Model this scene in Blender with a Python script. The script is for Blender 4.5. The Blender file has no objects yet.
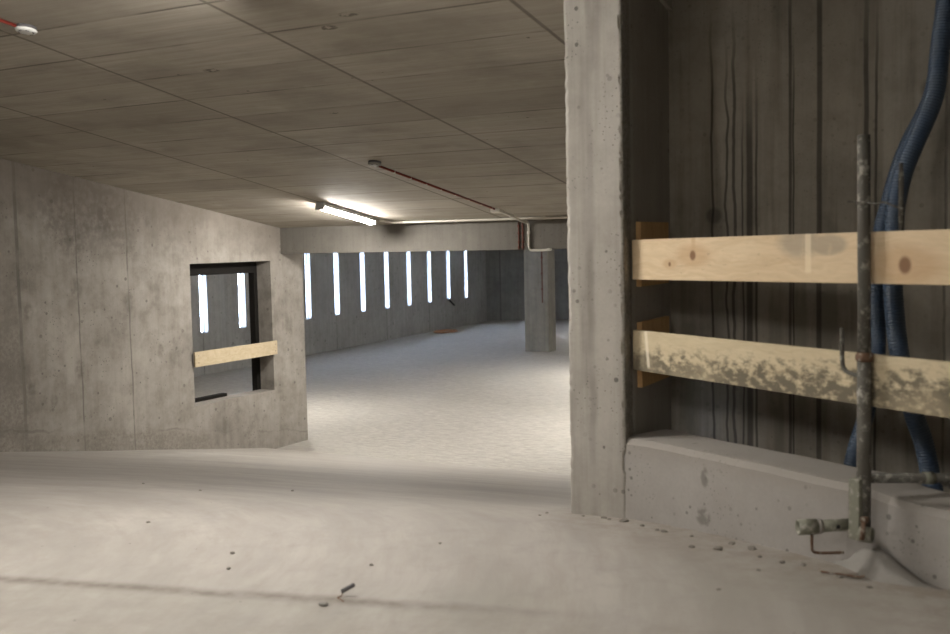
import bpy, bmesh, math, random
from mathutils import Vector, Matrix, noise
random.seed(7)
C = bpy.context.scene.collection
LIFT = 1.36            # eye height above the landing; everything below is written relative to the eye
V = Vector

# ------------------------------------------------------------------ node helper
class NT:
    def __init__(s, name):
        s.m = bpy.data.materials.new(name); s.m.use_nodes = True
        s.t = s.m.node_tree; s.t.nodes.clear()
        s.out = s.t.nodes.new('ShaderNodeOutputMaterial')
        s.co = s.n('ShaderNodeTexCoord').outputs['Object']
    def n(s, k, **kw):
        x = s.t.nodes.new(k)
        for a, b in kw.items(): setattr(x, a, b)
        return x
    def put(s, sock, v):
        if isinstance(v, bpy.types.NodeSocket): s.t.links.new(v, sock)
        elif v is not None:
            if hasattr(sock.default_value, '__len__') and not hasattr(v, '__len__'): v = (v, v, v)
            if hasattr(v, '__len__') and len(sock.default_value) == 4 and len(v) == 3: v = (*v, 1)
            sock.default_value = v
    def M(s, op, a, b=None, c=None, clamp=False):
        x = s.n('ShaderNodeMath', operation=op, use_clamp=clamp)
        for i, v in enumerate((a, b, c)):
            if v is not None: s.put(x.inputs[i], v)
        return x.outputs[0]
    def sep(s, v=None):
        x = s.n('ShaderNodeSeparateXYZ'); s.put(x.inputs[0], v or s.co); return x.outputs
    def comb(s, a, b, c):
        x = s.n('ShaderNodeCombineXYZ')
        for i, v in enumerate((a, b, c)): s.put(x.inputs[i], v)
        return x.outputs[0]
    def mul(s, v, k):
        x = s.n('ShaderNodeVectorMath', operation='MULTIPLY'); s.put(x.inputs[0], v); s.put(x.inputs[1], k); return x.outputs[0]
    def add(s, v, k):
        x = s.n('ShaderNodeVectorMath', operation='ADD'); s.put(x.inputs[0], v); s.put(x.inputs[1], k); return x.outputs[0]
    def noise(s, scale, vec=None, detail=4, rough=.55, dist=0):
        x = s.n('ShaderNodeTexNoise'); s.put(x.inputs['Vector'], vec or s.co)
        x.inputs['Scale'].default_value = scale; x.inputs['Detail'].default_value = detail
        x.inputs['Roughness'].default_value = rough; x.inputs['Distortion'].default_value = dist
        return x.outputs['Fac']
    def vor(s, scale, vec=None, out='Distance', rnd=1):
        x = s.n('ShaderNodeTexVoronoi'); s.put(x.inputs['Vector'], vec or s.co)
        x.inputs['Scale'].default_value = scale; x.inputs['Randomness'].default_value = rnd
        return x.outputs[out]
    def white(s, v):
        x = s.n('ShaderNodeTexWhiteNoise', noise_dimensions='3D'); s.put(x.inputs['Vector'], v); return x.outputs['Value']
    def rng(s, v, a, b, c=0, d=1, smooth=False):
        x = s.n('ShaderNodeMapRange', clamp=True)
        if smooth: x.interpolation_type = 'SMOOTHSTEP'
        for i, w in enumerate((v, a, b, c, d)): s.put(x.inputs[i], w)
        return x.outputs[0]
    def mix(s, f, a, b, mode='MIX'):
        x = s.n('ShaderNodeMix', data_type='RGBA', blend_type=mode)
        s.put(x.inputs[0], f); s.put(x.inputs[6], a); s.put(x.inputs[7], b); return x.outputs[2]
    def line(s, c, p, w, soft=None):       # 1 on the line c == p
        return s.rng(s.M('ABSOLUTE', s.M('SUBTRACT', c, p)), w, soft if soft else w*2.2, 1, 0, True)
    def spot(s, p, r, soft=2.0, sc=(1, 1, 1)):
        x = s.n('ShaderNodeVectorMath', operation='LENGTH')
        s.put(x.inputs[0], s.mul(s.add(s.co, tuple(-q for q in p)), sc)); return s.rng(x.outputs['Value'], r, r*soft, 1, 0, True)
    def mx(s, *a):
        r = a[0]
        for b in a[1:]: r = s.M('MAXIMUM', r, b)
        return r
    def bump(s, h, strength=.3, dist=.01):
        x = s.n('ShaderNodeBump'); x.inputs['Strength'].default_value = strength; x.inputs['Distance'].default_value = dist
        s.put(x.inputs['Height'], h); return x.outputs[0]
    def pbr(s, col, rough=.85, nrm=None, metal=0, spec=.3):
        x = s.n('ShaderNodeBsdfPrincipled')
        s.put(x.inputs['Base Color'], col); s.put(x.inputs['Roughness'], rough); s.put(x.inputs['Metallic'], metal)
        s.put(x.inputs['Specular IOR Level'], spec)
        if nrm is not None: s.put(x.inputs['Normal'], nrm)
        s.t.links.new(x.outputs[0], s.out.inputs[0]); return s.m

def concrete(name, base, dark=None, streak=.25, holes=.5, hole_scale=14, seams=(), axis=1, seam_w=.006,
             seam_period=None, blotch=.35, extra=None, bumps=.35, tint=None):
    s = NT(name)
    X, Y, Z = s.sep()
    h = (X, Y)[axis]
    dark = dark or tuple(c*.55 for c in base)
    big = s.noise(.9, detail=7, rough=.68)
    mid = s.noise(5, detail=6, rough=.65)
    st = s.noise(1, s.mul(s.co, (9, 9, .55)), detail=4, rough=.6)
    st2 = s.noise(1, s.mul(s.co, (34, 34, .9)), detail=2)
    f = s.M('MULTIPLY', s.rng(big, .4, .64), blotch*1.2)
    f = s.M('ADD', f, s.M('MULTIPLY', s.rng(mid, .44, .68), blotch*.8))
    f = s.M('ADD', f, s.M('MULTIPLY', s.rng(st, .45, .66), streak*1.3))
    f = s.M('ADD', f, s.M('MULTIPLY', s.rng(st2, .55, .8), streak*.6), clamp=True)
    col = s.mix(f, base, dark)
    if tint: col = s.mix(s.rng(s.noise(1.7, s.add(s.co, (7, 3, 1))), .5, .75, 0, .5), col, tint)
    fine = s.noise(60, detail=3)
    col = s.mix(s.rng(fine, .3, .7, 0, .16), col, tuple(c*.6 for c in base))
    # blow holes
    v = s.vor(hole_scale); msk = s.rng(s.noise(2.3, s.add(s.co, (4, 9, 2))), .42, .56)
    rad = s.rng(s.vor(hole_scale, out='Color'), .2, 1, .03, .26)
    hl = s.M('MULTIPLY', s.M('LESS_THAN', v, rad), msk)
    v2 = s.M('LESS_THAN', s.vor(hole_scale*2.6), .17)
    hl = s.mx(hl, s.M('MULTIPLY', v2, s.rng(s.noise(3.1), .5, .6)))
    col = s.mix(s.M('MULTIPLY', hl, holes), col, tuple(c*.3 for c in base))
    hgt = s.M('SUBTRACT', s.M('MULTIPLY', mid, .4), s.M('MULTIPLY', hl, .6))
    hgt = s.M('ADD', hgt, s.M('MULTIPLY', fine, .12))
    wob = s.M('MULTIPLY', s.M('SUBTRACT', s.noise(1.6, s.mul(s.co, (0, 0, 1))), .5), .05)
    sm = None
    if seam_period:
        q = s.M('ABSOLUTE', s.M('SUBTRACT', s.M('FRACT', s.M('DIVIDE', h, seam_period)), .5))
        sm = s.rng(q, seam_w/seam_period, seam_w*2.5/seam_period, 1, 0)
        pn = s.white(s.comb(s.M('FLOOR', s.M('ADD', s.M('DIVIDE', h, seam_period), .5)), 0, 0))
        col = s.mix(s.rng(pn, 0, 1, 0, .22), col, dark)
    for p in seams:
        p, w = p if isinstance(p, tuple) else (p, seam_w)
        l = s.line(s.M('ADD', h, wob), p, w)
        sm = l if sm is None else s.mx(sm, l)
    if sm is not None:
        sm = s.M('MULTIPLY', sm, s.rng(s.noise(4, s.mul(s.co, (1, 1, 1.2))), .35, .55, .35, 1))
        col = s.mix(s.M('MULTIPLY', sm, .7), col, tuple(c*.33 for c in base)); hgt = s.M('SUBTRACT', hgt, s.M('MULTIPLY', sm, .5))
    if extra: col, hgt = extra(s, col, hgt, X, Y, Z)
    return s.pbr(col, .88, s.bump(hgt, bumps, .012), spec=.2)

# ------------------------------------------------------------------ materials
GREY = (.35, .325, .285)
def left_extra(s, col, hgt, X, Y, Z):
    fl = s.M('ADD', s.M('MULTIPLY', Y, .17), .787)                 # height above the ramp: z + .17*y + .787
    hz = s.M('ADD', Z, fl)
    wob = s.M('MULTIPLY', s.M('SUBTRACT', s.noise(2.2), .5), .22)
    edge = s.M('ADD', hz, wob)
    rough = s.noise(26, detail=6, rough=.75)
    gate = s.rng(s.noise(.9, s.add(s.co, (0, 3.3, 0)), detail=3), .42, .56)
    band = s.M('MULTIPLY', s.M('MULTIPLY', gate, s.rng(edge, .15, .24, 1, 0)), s.rng(Y, 11.2, 11.8, 1, .2))
    hb = s.rng(s.M('ADD', s.M('ADD', Y, s.M('MULTIPLY', Z, .05)), s.M('MULTIPLY', wob, 2)), 7.45, 7.7, 1, 0)     # honeycombed corner
    hb = s.M('MULTIPLY', hb, s.rng(Z, -1.0, -.5, 1, .25))
    k = s.mx(band, hb)
    col = s.mix(s.M('MULTIPLY', k, s.rng(rough, .4, .62, .25, .85)), col, (.19, .17, .145))
    line = s.line(edge, .21, .006, .018)
    col = s.mix(s.M('MULTIPLY', s.M('MULTIPLY', line, s.rng(s.noise(1.3), .45, .6)), .4), col, (.13, .115, .1))
    hgt = s.M('ADD', hgt, s.M('MULTIPLY', s.M('MULTIPLY', rough, k), 1.2))
    for p, r, a in (((-9.3, 7.9, -1.6), .03, .45), ((-9.3, 8.27, -.4), .05, .5), ((-9.3, 8.27, -1.3), .045, .55), ((-9.3, 9.02, -.62), .05, .4),
                    ((-9.3, 9.0, -1.62), .03, .3), ((-9.3, 9.5, -1.22), .035, .4), ((-9.3, 9.56, -.33), .03, .4), ((-9.3, 7.62, -.62), .04, .5),
                    ((-9.3, 7.62, -1.45), .03, .5), ((-9.3, 8.72, .36), .07, .55), ((-9.3, 10.6, -2.32), .03, .35), ((-9.3, 8.25, .5), .26, .6), ((-9.3, 8.9, .45), .2, .5), ((-9.3, 9.38, .32), .03, .5)):
        col = s.mix(s.M('MULTIPLY', s.M('MULTIPLY', s.spot(p, r, 2.2, (0, 1, .7)), s.rng(s.noise(13), .36, .58, .15, 1)), a), col, (.13, .115, .1))
    top_tone = s.M('MULTIPLY', s.rng(s.M('ADD', s.M('ADD', Z, s.M('MULTIPLY', Y, .154)), s.M('MULTIPLY', wob, 3)), 1.45, 1.95), .62)  # wall turns browner and darker up towards the ceiling line
    return s.mix(top_tone, col, (.17, .145, .12)), hgt
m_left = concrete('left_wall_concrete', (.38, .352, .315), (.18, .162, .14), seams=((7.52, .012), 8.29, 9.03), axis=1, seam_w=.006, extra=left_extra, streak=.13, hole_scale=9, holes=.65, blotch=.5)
def pillar_extra(s, col, hgt, X, Y, Z):
    side = s.M('MULTIPLY', s.rng(X, -1.765, -1.75), s.rng(s.M('ADD', Y, s.M('MULTIPLY', s.noise(12), .05)), 5.02, 5.035, 1, 0))
    r = s.noise(40, detail=6, rough=.75)
    col = s.mix(s.M('MULTIPLY', side, s.rng(r, .35, .62, .9, .25)), col, (.17, .155, .132))
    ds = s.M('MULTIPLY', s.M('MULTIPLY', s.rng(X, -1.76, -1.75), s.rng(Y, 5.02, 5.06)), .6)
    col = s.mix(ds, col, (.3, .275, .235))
    st = s.M('MULTIPLY', s.line(s.M('ADD', X, s.M('MULTIPLY', s.M('SUBTRACT', s.noise(1.5, s.mul(s.co, (0, 0, 1)), detail=4), .5), .09)), -1.915, .006, .03), s.rng(s.noise(2, s.mul(s.co, (0, 0, 1))), .4, .6, .1, .6))
    return s.mix(st, col, (.22, .205, .18)), s.M('ADD', hgt, s.M('MULTIPLY', s.M('MULTIPLY', side, r), 1.5))
m_pillar = concrete('pillar_concrete', (.46, .435, .395), (.27, .25, .222), streak=.42, holes=.9, hole_scale=19, blotch=.36, extra=pillar_extra)
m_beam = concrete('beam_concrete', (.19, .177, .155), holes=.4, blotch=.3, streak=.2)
m_column = concrete('column_concrete', (.27, .255, .22), holes=.4, blotch=.35)
m_slit = concrete('slit_wall_concrete', (.36, .355, .34), seam_period=2.834, axis=1, holes=.6, hole_scale=6, blotch=.35, streak=.2, seam_w=.012)
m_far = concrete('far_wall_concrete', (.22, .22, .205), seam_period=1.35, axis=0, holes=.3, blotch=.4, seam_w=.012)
m_plain = concrete('plain_concrete', (.36, .335, .295), holes=.3)

def shaft_extra(s, col, hgt, X, Y, Z):
    runs = None
    for x0, w, zt, amp in ((-1.31, .010, .95, .012), (-1.275, .004, .9, .02), (-1.51, .004, 1.2, .05), (-1.43, .004, 1.1, .07), (-1.39, .005, 1.25, .06), (-1.345, .003, .8, .03), (-1.10, .005, 1.5, .015), (-1.085, .003, 1.1, .02), (-.955, .008, 1.6, .006), (-.73, .007, 1.3, .02), (-.68, .004, 1.2, .02), (-.24, .004, 1.1, .03)):
        wx = s.M('MULTIPLY', s.M('SUBTRACT', s.noise(2.3, s.comb(x0*17, 0, Z), detail=3), .5), amp)
        l = s.line(s.M('ADD', X, wx), x0, w)
        l = s.M('MULTIPLY', l, s.rng(Z, zt-.45, zt, 1, 0)); runs = l if runs is None else s.mx(runs, l)
    col = s.mix(s.M('MULTIPLY', runs, .7), col, (.035, .032, .028))
    for p, r in (((-1.5, 5.64, .12), .03), ((-.42, 5.64, .7), .04)):
        col = s.mix(s.M('MULTIPLY', s.spot(p, r, 1.8), .5), col, (.05, .045, .04))
    return col, hgt
m_shaft = concrete('shaft_wall_concrete', (.38, .345, .29), (.21, .19, .157), streak=.55, holes=.3, hole_scale=15, seams=(-.36, .1), axis=0, seam_w=.004, extra=shaft_extra, blotch=.45)
m_side = concrete('shaft_side_concrete', (.45, .41, .355), (.27, .245, .21), streak=.4, holes=.3)

def ceiling_mat():
    s = NT('board_marked_ceiling')
    X, Y, Z = s.sep()
    wob = s.M('MULTIPLY', s.M('SUBTRACT', s.noise(1.2), .5), .012)
    j = None
    for p in (-.85, -2.48, -4.12, -5.73, -7.42):
        l = s.line(s.M('ADD', X, wob), p, .007, .02); j = l if j is None else s.mx(j, l)
    per = .52
    row = s.M('FLOOR', s.M('DIVIDE', s.M('ADD', Y, wob), per))
    colm = s.M('FLOOR', s.M('DIVIDE', s.M('ADD', X, .85), 1.64))
    pv = s.white(s.comb(row, colm, 3)); rv = s.white(s.comb(row, 8, 1))
    q = s.M('ABSOLUTE', s.M('SUBTRACT', s.M('FRACT', s.M('DIVIDE', s.M('ADD', Y, wob), per)), .5))
    tj = s.rng(q, .472, .492, 0, 1)
    tj = s.M('MULTIPLY', tj, s.rng(s.noise(1.3, s.mul(s.co, (1, 3, 1))), .42, .58, .2, 1))
    grain = s.noise(1, s.mul(s.co, (1.2, 26, 1)), detail=5, rough=.7)
    blot = s.noise(1.1, s.mul(s.co, (1, 1.6, 1)), detail=6, rough=.62)
    col = s.mix(s.rng(grain, .25, .85), (.52, .48, .41), (.31, .28, .235))
    col = s.mix(s.M('ADD', s.M('MULTIPLY', pv, .32), s.M('MULTIPLY', rv, .3)), col, (.27, .24, .195))
    col = s.mix(s.rng(blot, .46, .68, 0, .6), col, (.23, .205, .168))
    col = s.mix(s.rng(s.noise(2.1, s.add(s.co, (5, 5, 5)), detail=5), .6, .75, 0, .35), col, (.55, .515, .45))
    col = s.mix(s.M('MULTIPLY', s.mx(s.M('MULTIPLY', j, .85), tj), .75), col, (.085, .072, .058))
    sp = s.M('MULTIPLY', s.M('LESS_THAN', s.vor(5.0), .055), s.rng(s.noise(.9, s.add(s.co, (2, 8, 0))), .5, .56))
    for p, r in (((-5.0, 5.7, 0), .05), ((-4.83, 6.9, 0), .03), ((-3.7, 5.25, 0), .05), ((-3.45, 5.1, 0), .05)):
        sp = s.mx(sp, s.M('MULTIPLY', s.spot(p, r, 1.6, (1, 1.8, 0)), s.rng(s.noise(30), .45, .55)))
    col = s.mix(s.M('MULTIPLY', sp, .7), col, (.07, .062, .052))
    hgt = s.M('SUBTRACT', s.M('MULTIPLY', grain, .3), s.M('MULTIPLY', s.mx(j, tj), .7))
    return s.pbr(col, .82, s.bump(hgt, .35, .008), spec=.25)
m_ceil = ceiling_mat()

def floor_mat(name, gritty):
    s = NT(name)
    X, Y, Z = s.sep()
    if gritty:
        g = s.noise(1, s.mul(s.co, (7, 16, 1)), detail=7, rough=.7, dist=.6)
        b = s.noise(.5, detail=5)
        col = s.mix(s.rng(g, .35, .7), (.50, .475, .43), (.33, .31, .28))
        col = s.mix(s.rng(b, .42, .7, 0, .4), col, (.36, .34, .30))
        sp = s.M('MULTIPLY', s.M('LESS_THAN', s.vor(5), .06), s.rng(s.noise(1.2), .5, .6))
        col = s.mix(s.M('MULTIPLY', sp, .6), col, (.12, .11, .1))
        return s.pbr(col, .8, s.bump(s.M('ADD', g, s.M('MULTIPLY', s.noise(18), .4)), .6, .03), spec=.25)
    # trowelled landing: sweeping marks turning from along the ramp to across it
    cx, cy = -5.4, 2.2
    dx = s.M('SUBTRACT', X, s.M('ADD', cx, s.M('MULTIPLY', s.noise(.5), .5))); dy = s.M('SUBTRACT', Y, cy)
    r = s.M('SQRT', s.M('ADD', s.M('MULTIPLY', dx, dx), s.M('MULTIPLY', dy, dy)))
    a = s.M('ARCTAN2', dx, s.M('MULTIPLY', dy, -1))
    pol = s.comb(s.M('MULTIPLY', r, 1), s.M('MULTIPLY', a, 10), 0)
    sw = s.noise(1, s.mul(pol, (3.2, .22, 1)), detail=6, rough=.65)
    sw2 = s.noise(1, s.mul(pol, (13, .5, 1)), detail=5, rough=.65)
    b = s.noise(.8, detail=6, rough=.6)
    m = s.noise(7, detail=6, rough=.7)
    col = s.mix(s.rng(sw, .38, .68), (.405, .378, .345), (.31, .288, .262))
    col = s.mix(s.rng(sw2, .45, .68, 0, .5), col, (.30, .27, .235))
    col = s.mix(s.rng(b, .45, .66, 0, .5), col, (.31, .29, .262))
    col = s.mix(s.rng(m, .5, .7, 0, .4), col, (.28, .258, .232))
    # dusty groove between two pours
    w = s.M('MULTIPLY', s.M('SUBTRACT', s.noise(2.1, detail=5), .5), .07)
    ln = s.M('ADD', s.M('SUBTRACT', Y, s.M('ADD', 3.585, s.M('MULTIPLY', X, .184))), w)
    fade = s.rng(X, -2.1, -1.2, 1, 0)
    gr = s.M('MULTIPLY', s.rng(s.M('ABSOLUTE', ln), .0, .075, 1, 0, True), fade)
    grn = s.rng(s.noise(14, detail=5), .3, .6, .45, 1)
    col = s.mix(s.M('MULTIPLY', s.M('MULTIPLY', gr, grn), .8), col, (.15, .13, .108))
    lo = s.M('MULTIPLY', s.rng(ln, -.05, .0, 1, 0), s.rng(s.noise(5, detail=6, rough=.7), .42, .66, 0, .5))
    col = s.mix(lo, col, (.26, .235, .2))
    # dirt along the foot of the curb
    cd = s.M('ADD', s.M('MULTIPLY', s.M('SUBTRACT', X, -1.73), -.498), s.M('MULTIPLY', s.M('SUBTRACT', Y, 4.95), -.867))
    dirt = s.M('MULTIPLY', s.rng(cd, .02, .6, 1, 0), s.rng(s.noise(7, detail=7, rough=.75), .4, .58, .15, .9))
    dirt = s.M('MULTIPLY', dirt, s.rng(X, -2.3, -2.0, 0, 1))
    col = s.mix(dirt, col, (.24, .205, .17))
    sp = s.M('MULTIPLY', s.M('LESS_THAN', s.vor(9), .05), s.rng(s.noise(1.6), .54, .6))
    col = s.mix(s.M('MULTIPLY', sp, .7), col, (.1, .09, .08))
    h = s.M('ADD', s.M('MULTIPLY', sw2, .25), s.M('MULTIPLY', m, .35))
    h = s.M('SUBTRACT', h, s.M('MULTIPLY', gr, .8))
    return s.pbr(col, .72, s.bump(h, .3, .015), spec=.35)
m_floor = floor_mat('smooth_trowelled_floor', False)
m_floor2 = floor_mat('gritty_floor', True)

def curb_mat():
    def ex(s, col, hgt, X, Y, Z):
        top = s.M('MULTIPLY', s.rng(s.M('ADD', Z, s.M('MULTIPLY', s.noise(9), .05)), -1.06, -.98), .5)
        col = s.mix(top, col, (.27, .245, .215))
        pt = s.M('MULTIPLY', s.rng(s.noise(22), .4, .55), s.mx(s.spot((-1.295, 4.703, -1.27), .035, 1.7), s.spot((-1.29, 4.70, -1.09), .018, 1.8, (1, 1, .5))))
        col = s.mix(s.M('MULTIPLY', pt, .6), col, (.11, .1, .09))
        return col, hgt
    return concrete('curb_concrete', (.34, .32, .30), (.25, .23, .21), streak=.1, holes=.7, hole_scale=20, extra=ex, blotch=.35)
m_curb = curb_mat()
m_mortar = concrete('mortar_concrete', (.29, .272, .25), (.25, .24, .22), streak=0, holes=.2, blotch=.4, bumps=.6)

def wood(name, base, dark, kind=0, along=0):
    s = NT(name); X, Y, Z = s.sep()
    L, W = (X, Z) if along == 0 else (Z, Y)
    q = s.comb(s.M('MULTIPLY', L, 1.6), s.M('MULTIPLY', W, 30), s.M('MULTIPLY', Y if along == 0 else X, 12))
    warp = s.noise(1.4, s.mul(s.co, (2, 2, 5)), detail=3)
    g = s.noise(1, s.add(q, s.comb(0, s.M('MULTIPLY', warp, 7), 0)), detail=5, rough=.6)
    col = s.mix(s.rng(g, .3, .7), base, dark)
    col = s.mix(s.rng(s.noise(90, s.mul(s.co, (.12, 1, 1))), .4, .75, 0, .25), col, tuple(c*.6 for c in base))
    if kind == 1:     # upper board: two knots, grey smear, pale upright scrape, dark dashes
        for px, pz, r in ((.44, -.08, .013), (1.575, -.125, .018), (.28, -.12, .006)):
            k = s.spot((px, 0, pz), r, 1.9, (1, 0, .85)); ring = s.spot((px, 0, pz), r*2.4, 2.2, (.45, 0, 1))
            col = s.mix(s.M('MULTIPLY', ring, .4), col, (.42, .24, .11)); col = s.mix(s.M('MULTIPLY', k, .85), col, (.16, .075, .035))
        kk = s.M('MULTIPLY', s.line(X, .445, .006, .02), s.rng(Z, -.07, -.01)); col = s.mix(s.M('MULTIPLY', kk, .4), col, (.4, .22, .1))
        n1 = s.noise(14, detail=5)
        sm = s.M('MULTIPLY', s.mx(s.spot((1.08, 0, -.035), .035, 2.3, (.5, 0, 1)), s.spot((1.22, 0, -.045), .032, 1.6, (.45, 0, 1))), s.rng(n1, .25, .5))
        col = s.mix(s.M('MULTIPLY', sm, .6), col, (.27, .235, .185))
        sc = s.M('MULTIPLY', s.line(X, 1.12, .01, .02), s.rng(Z, -.16, -.15)); col = s.mix(s.M('MULTIPLY', sc, .55), col, (.8, .69, .5))
        n2 = s.noise(1, s.mul(s.co, (16, 1, 60)), detail=3)
        md = s.M('MULTIPLY', s.rng(n2, .64, .7), s.spot((.68, 0, -.09), .12, 1.8, (.4, 0, 1))); col = s.mix(s.M('MULTIPLY', md, .5), col, (.24, .18, .11))
    if kind == 2:     # lower board: mouldy lower edge and a pale scrape near its end
        n1 = s.noise(30, s.mul(s.co, (.6, 1, 1)), detail=5, rough=.65); n2 = s.noise(2.6, s.add(s.co, (3, 0, 0)), detail=3)
        up = s.rng(s.M('ADD', Z, s.M('MULTIPLY', s.rng(X, 0, 1.8), -.06)), -.19, -.03, 1, 0)
        mo = s.M('MULTIPLY', s.rng(s.M('ADD', s.M('MULTIPLY', n1, 1.0), s.M('MULTIPLY', up, .24)), .58, .74), s.rng(n2, .25, .5, .35, 1))
        mo = s.M('MULTIPLY', mo, s.rng(up, .1, .5))
        col = s.mix(s.M('MULTIPLY', mo, .85), col, (.085, .075, .055))
        smd = s.M('MULTIPLY', s.spot((.09, 0, -.16), .04, 2.2, (.5, 0, 1.2)), .7); col = s.mix(smd, col, (.2, .17, .12))
        sc = s.M('MULTIPLY', s.line(s.M('ADD', X, s.M('MULTIPLY', Z, .12)), .10, .006, .014), s.rng(Z, -.185, -.17)); col = s.mix(s.M('MULTIPLY', sc, .7), col, (.78, .7, .56))
    return s.pbr(col, .7, s.bump(g, .15, .003), spec=.3)
m_board_up = wood('pine_upper', (.70, .56, .38), (.57, .43, .27), 1)
m_board_lo = wood('pine_lower', (.62, .53, .365), (.51, .42, .275), 2)
m_plank = wood('pine_plank', (.55, .46, .32), (.45, .36, .23))
m_cleat = wood('pine_cleat', (.66, .43, .21), (.5, .3, .13), along=1)

def metal(name, base, rust, rough=.55, met=.55, amt=.5):
    s = NT(name)
    n1 = s.noise(28, detail=6, rough=.7); n2 = s.noise(7, detail=4)
    col = s.mix(s.rng(n2, .4, .65, 0, amt), base, rust)
    col = s.mix(s.rng(n1, .53, .62, 0, .75), col, (.40, .385, .34))
    return s.pbr(col, rough, s.bump(n1, .25, .002), metal=met, spec=.4)
m_tube = metal('cement_splashed_steel', (.12, .115, .10), (.07, .055, .04), .75, .25)
m_tube2 = metal('grey_green_painted_steel', (.21, .21, .165), (.15, .14, .105), .6, .2)
m_rust = metal('rusty_steel', (.14, .09, .06), (.2, .1, .055), .75, .3)
def plain(name, col, rough=.5, metal_=0, spec=.4, var=.2):
    s = NT(name); c = s.mix(s.rng(s.noise(12, detail=4), .35, .7, 0, var), col, tuple(q*.5 for q in col))
    return s.pbr(c, rough, None, metal_, spec)
m_black = plain('black_rubber', (.012, .012, .013), .6)
m_frame = plain('matt_black', (.016, .0145, .013), .9, 0, .08)
m_white = plain('white_plastic', (.62, .59, .52), .45, var=.1)
m_detw = plain('detector_white', (.66, .66, .64), .4, var=.1)
m_detg = plain('detector_dusty', (.25, .24, .21), .6, var=.3)
m_red = plain('red_cable_sheath', (.20, .028, .018), .5)
m_brown = plain('brown_cable_sheath', (.13, .045, .03), .6)
m_house = plain('lamp_housing', (.45, .45, .44), .5, var=.1)
m_orange = plain('orange_hose', (.45, .24, .14), .5)
m_stub = plain('grey_plastic', (.10, .095, .10), .6)
m_crumb = plain('crumb_concrete', (.22, .2, .175), .9, var=.6)
m_alu = plain('window_metal', (.10, .105, .115), .4, .6)
def hose_mat():
    s = NT('blue_corrugated_plastic')
    d = s.noise(9, detail=5); col = s.mix(s.rng(d, .35, .7), (.036, .062, .108), (.055, .078, .11))
    return s.pbr(col, .42, None, 0, .5)
m_hose = hose_mat()
def emit(name, col, st):
    s = NT(name); x = s.n('ShaderNodeEmission'); s.put(x.inputs[0], col); x.inputs[1].default_value = st
    s.t.links.new(x.outputs[0], s.out.inputs[0]); return s.m
m_glow = emit('lit_fluorescent_diffuser', (1, .955, .89), 135)
def glass():
    s = NT('window_glass'); a = s.n('ShaderNodeBsdfTransparent'); a.inputs[0].default_value = (.9, .94, 1, 1)
    b = s.n('ShaderNodeBsdfGlossy'); b.inputs['Roughness'].default_value = .3
    mx = s.n('ShaderNodeMixShader'); mx.inputs[0].default_value = .02
    s.t.links.new(a.outputs[0], mx.inputs[1]); s.t.links.new(b.outputs[0], mx.inputs[2]); s.t.links.new(mx.outputs[0], s.out.inputs[0]); return s.m
m_glass = glass()

# ------------------------------------------------------------------ object helpers
def tag(o, label=None, cat=None, group=None, kind=None):
    for k, v in (('label', label), ('category', cat), ('group', group), ('kind', kind)):
        if v: o[k] = v
    return o
def obj(name, bm, mat, parent=None, smooth=False, bev=0):
    if bev:
        es = [e for e in bm.edges if len(e.link_faces) == 2 and e.calc_face_angle(0) > .6]
        bmesh.ops.bevel(bm, geom=es, offset=bev, segments=2, affect='EDGES', profile=.6)
    bmesh.ops.recalc_face_normals(bm, faces=bm.faces)
    me = bpy.data.meshes.new(name); bm.to_mesh(me); bm.free()
    for mt in (mat if isinstance(mat, (list, tuple)) else [mat]): me.materials.append(mt)
    if smooth:
        for p in me.polygons: p.use_smooth = True
    o = bpy.data.objects.new(name, me); C.objects.link(o)
    if parent is not None: o.parent = parent
    return o
def empty(name, loc, rot=(0, 0, 0)):
    o = bpy.data.objects.new(name, None); o.location = loc; o.rotation_euler = rot; o.empty_display_size = .1; C.objects.link(o); return o
def box(bm, a, b):
    r = bmesh.ops.create_cube(bm, size=1)
    for v in r['verts']: v.co = V([(a[i]+b[i])/2 + v.co[i]*(b[i]-a[i]) for i in range(3)])
    return r['verts']
def boxes(*bs):
    bm = bmesh.new()
    for a, b in bs: box(bm, a, b)
    return bm
def prism(pts, z0, z1):
    bm = bmesh.new()
    f = lambda z, i: z[i] if isinstance(z, (list, tuple)) else z
    lo = [bm.verts.new((p[0], p[1], f(z0, i))) for i, p in enumerate(pts)]; hi = [bm.verts.new((p[0], p[1], f(z1, i))) for i, p in enumerate(pts)]
    bm.faces.new(lo[::-1]); bm.faces.new(hi)
    n = len(pts)
    for i in range(n): bm.faces.new((lo[i], lo[(i+1) % n], hi[(i+1) % n], hi[i]))
    return bm
def smooth_path(pts, sub=8):
    P = [V(p) for p in pts]; out = []
    for i in range(len(P)-1):
        p0 = P[max(i-1, 0)]; p1 = P[i]; p2 = P[i+1]; p3 = P[min(i+2, len(P)-1)]
        for k in range(sub):
            t = k/sub
            out.append(.5*((2*p1)+(p2-p0)*t+(2*p0-5*p1+4*p2-p3)*t*t+(3*p1-p0-3*p2+p3)*t**3))
    out.append(P[-1]); return out
def resample(P, step):
    out = [P[0]]; acc = 0
    for a, b in zip(P, P[1:]):
        L = (b-a).length
        while acc + L >= step:
            a = a + (b-a)*((step-acc)/L); L = (b-a).length; acc = 0; out.append(a.copy())
            if L < 1e-9: break
        acc += L
    return out
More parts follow.
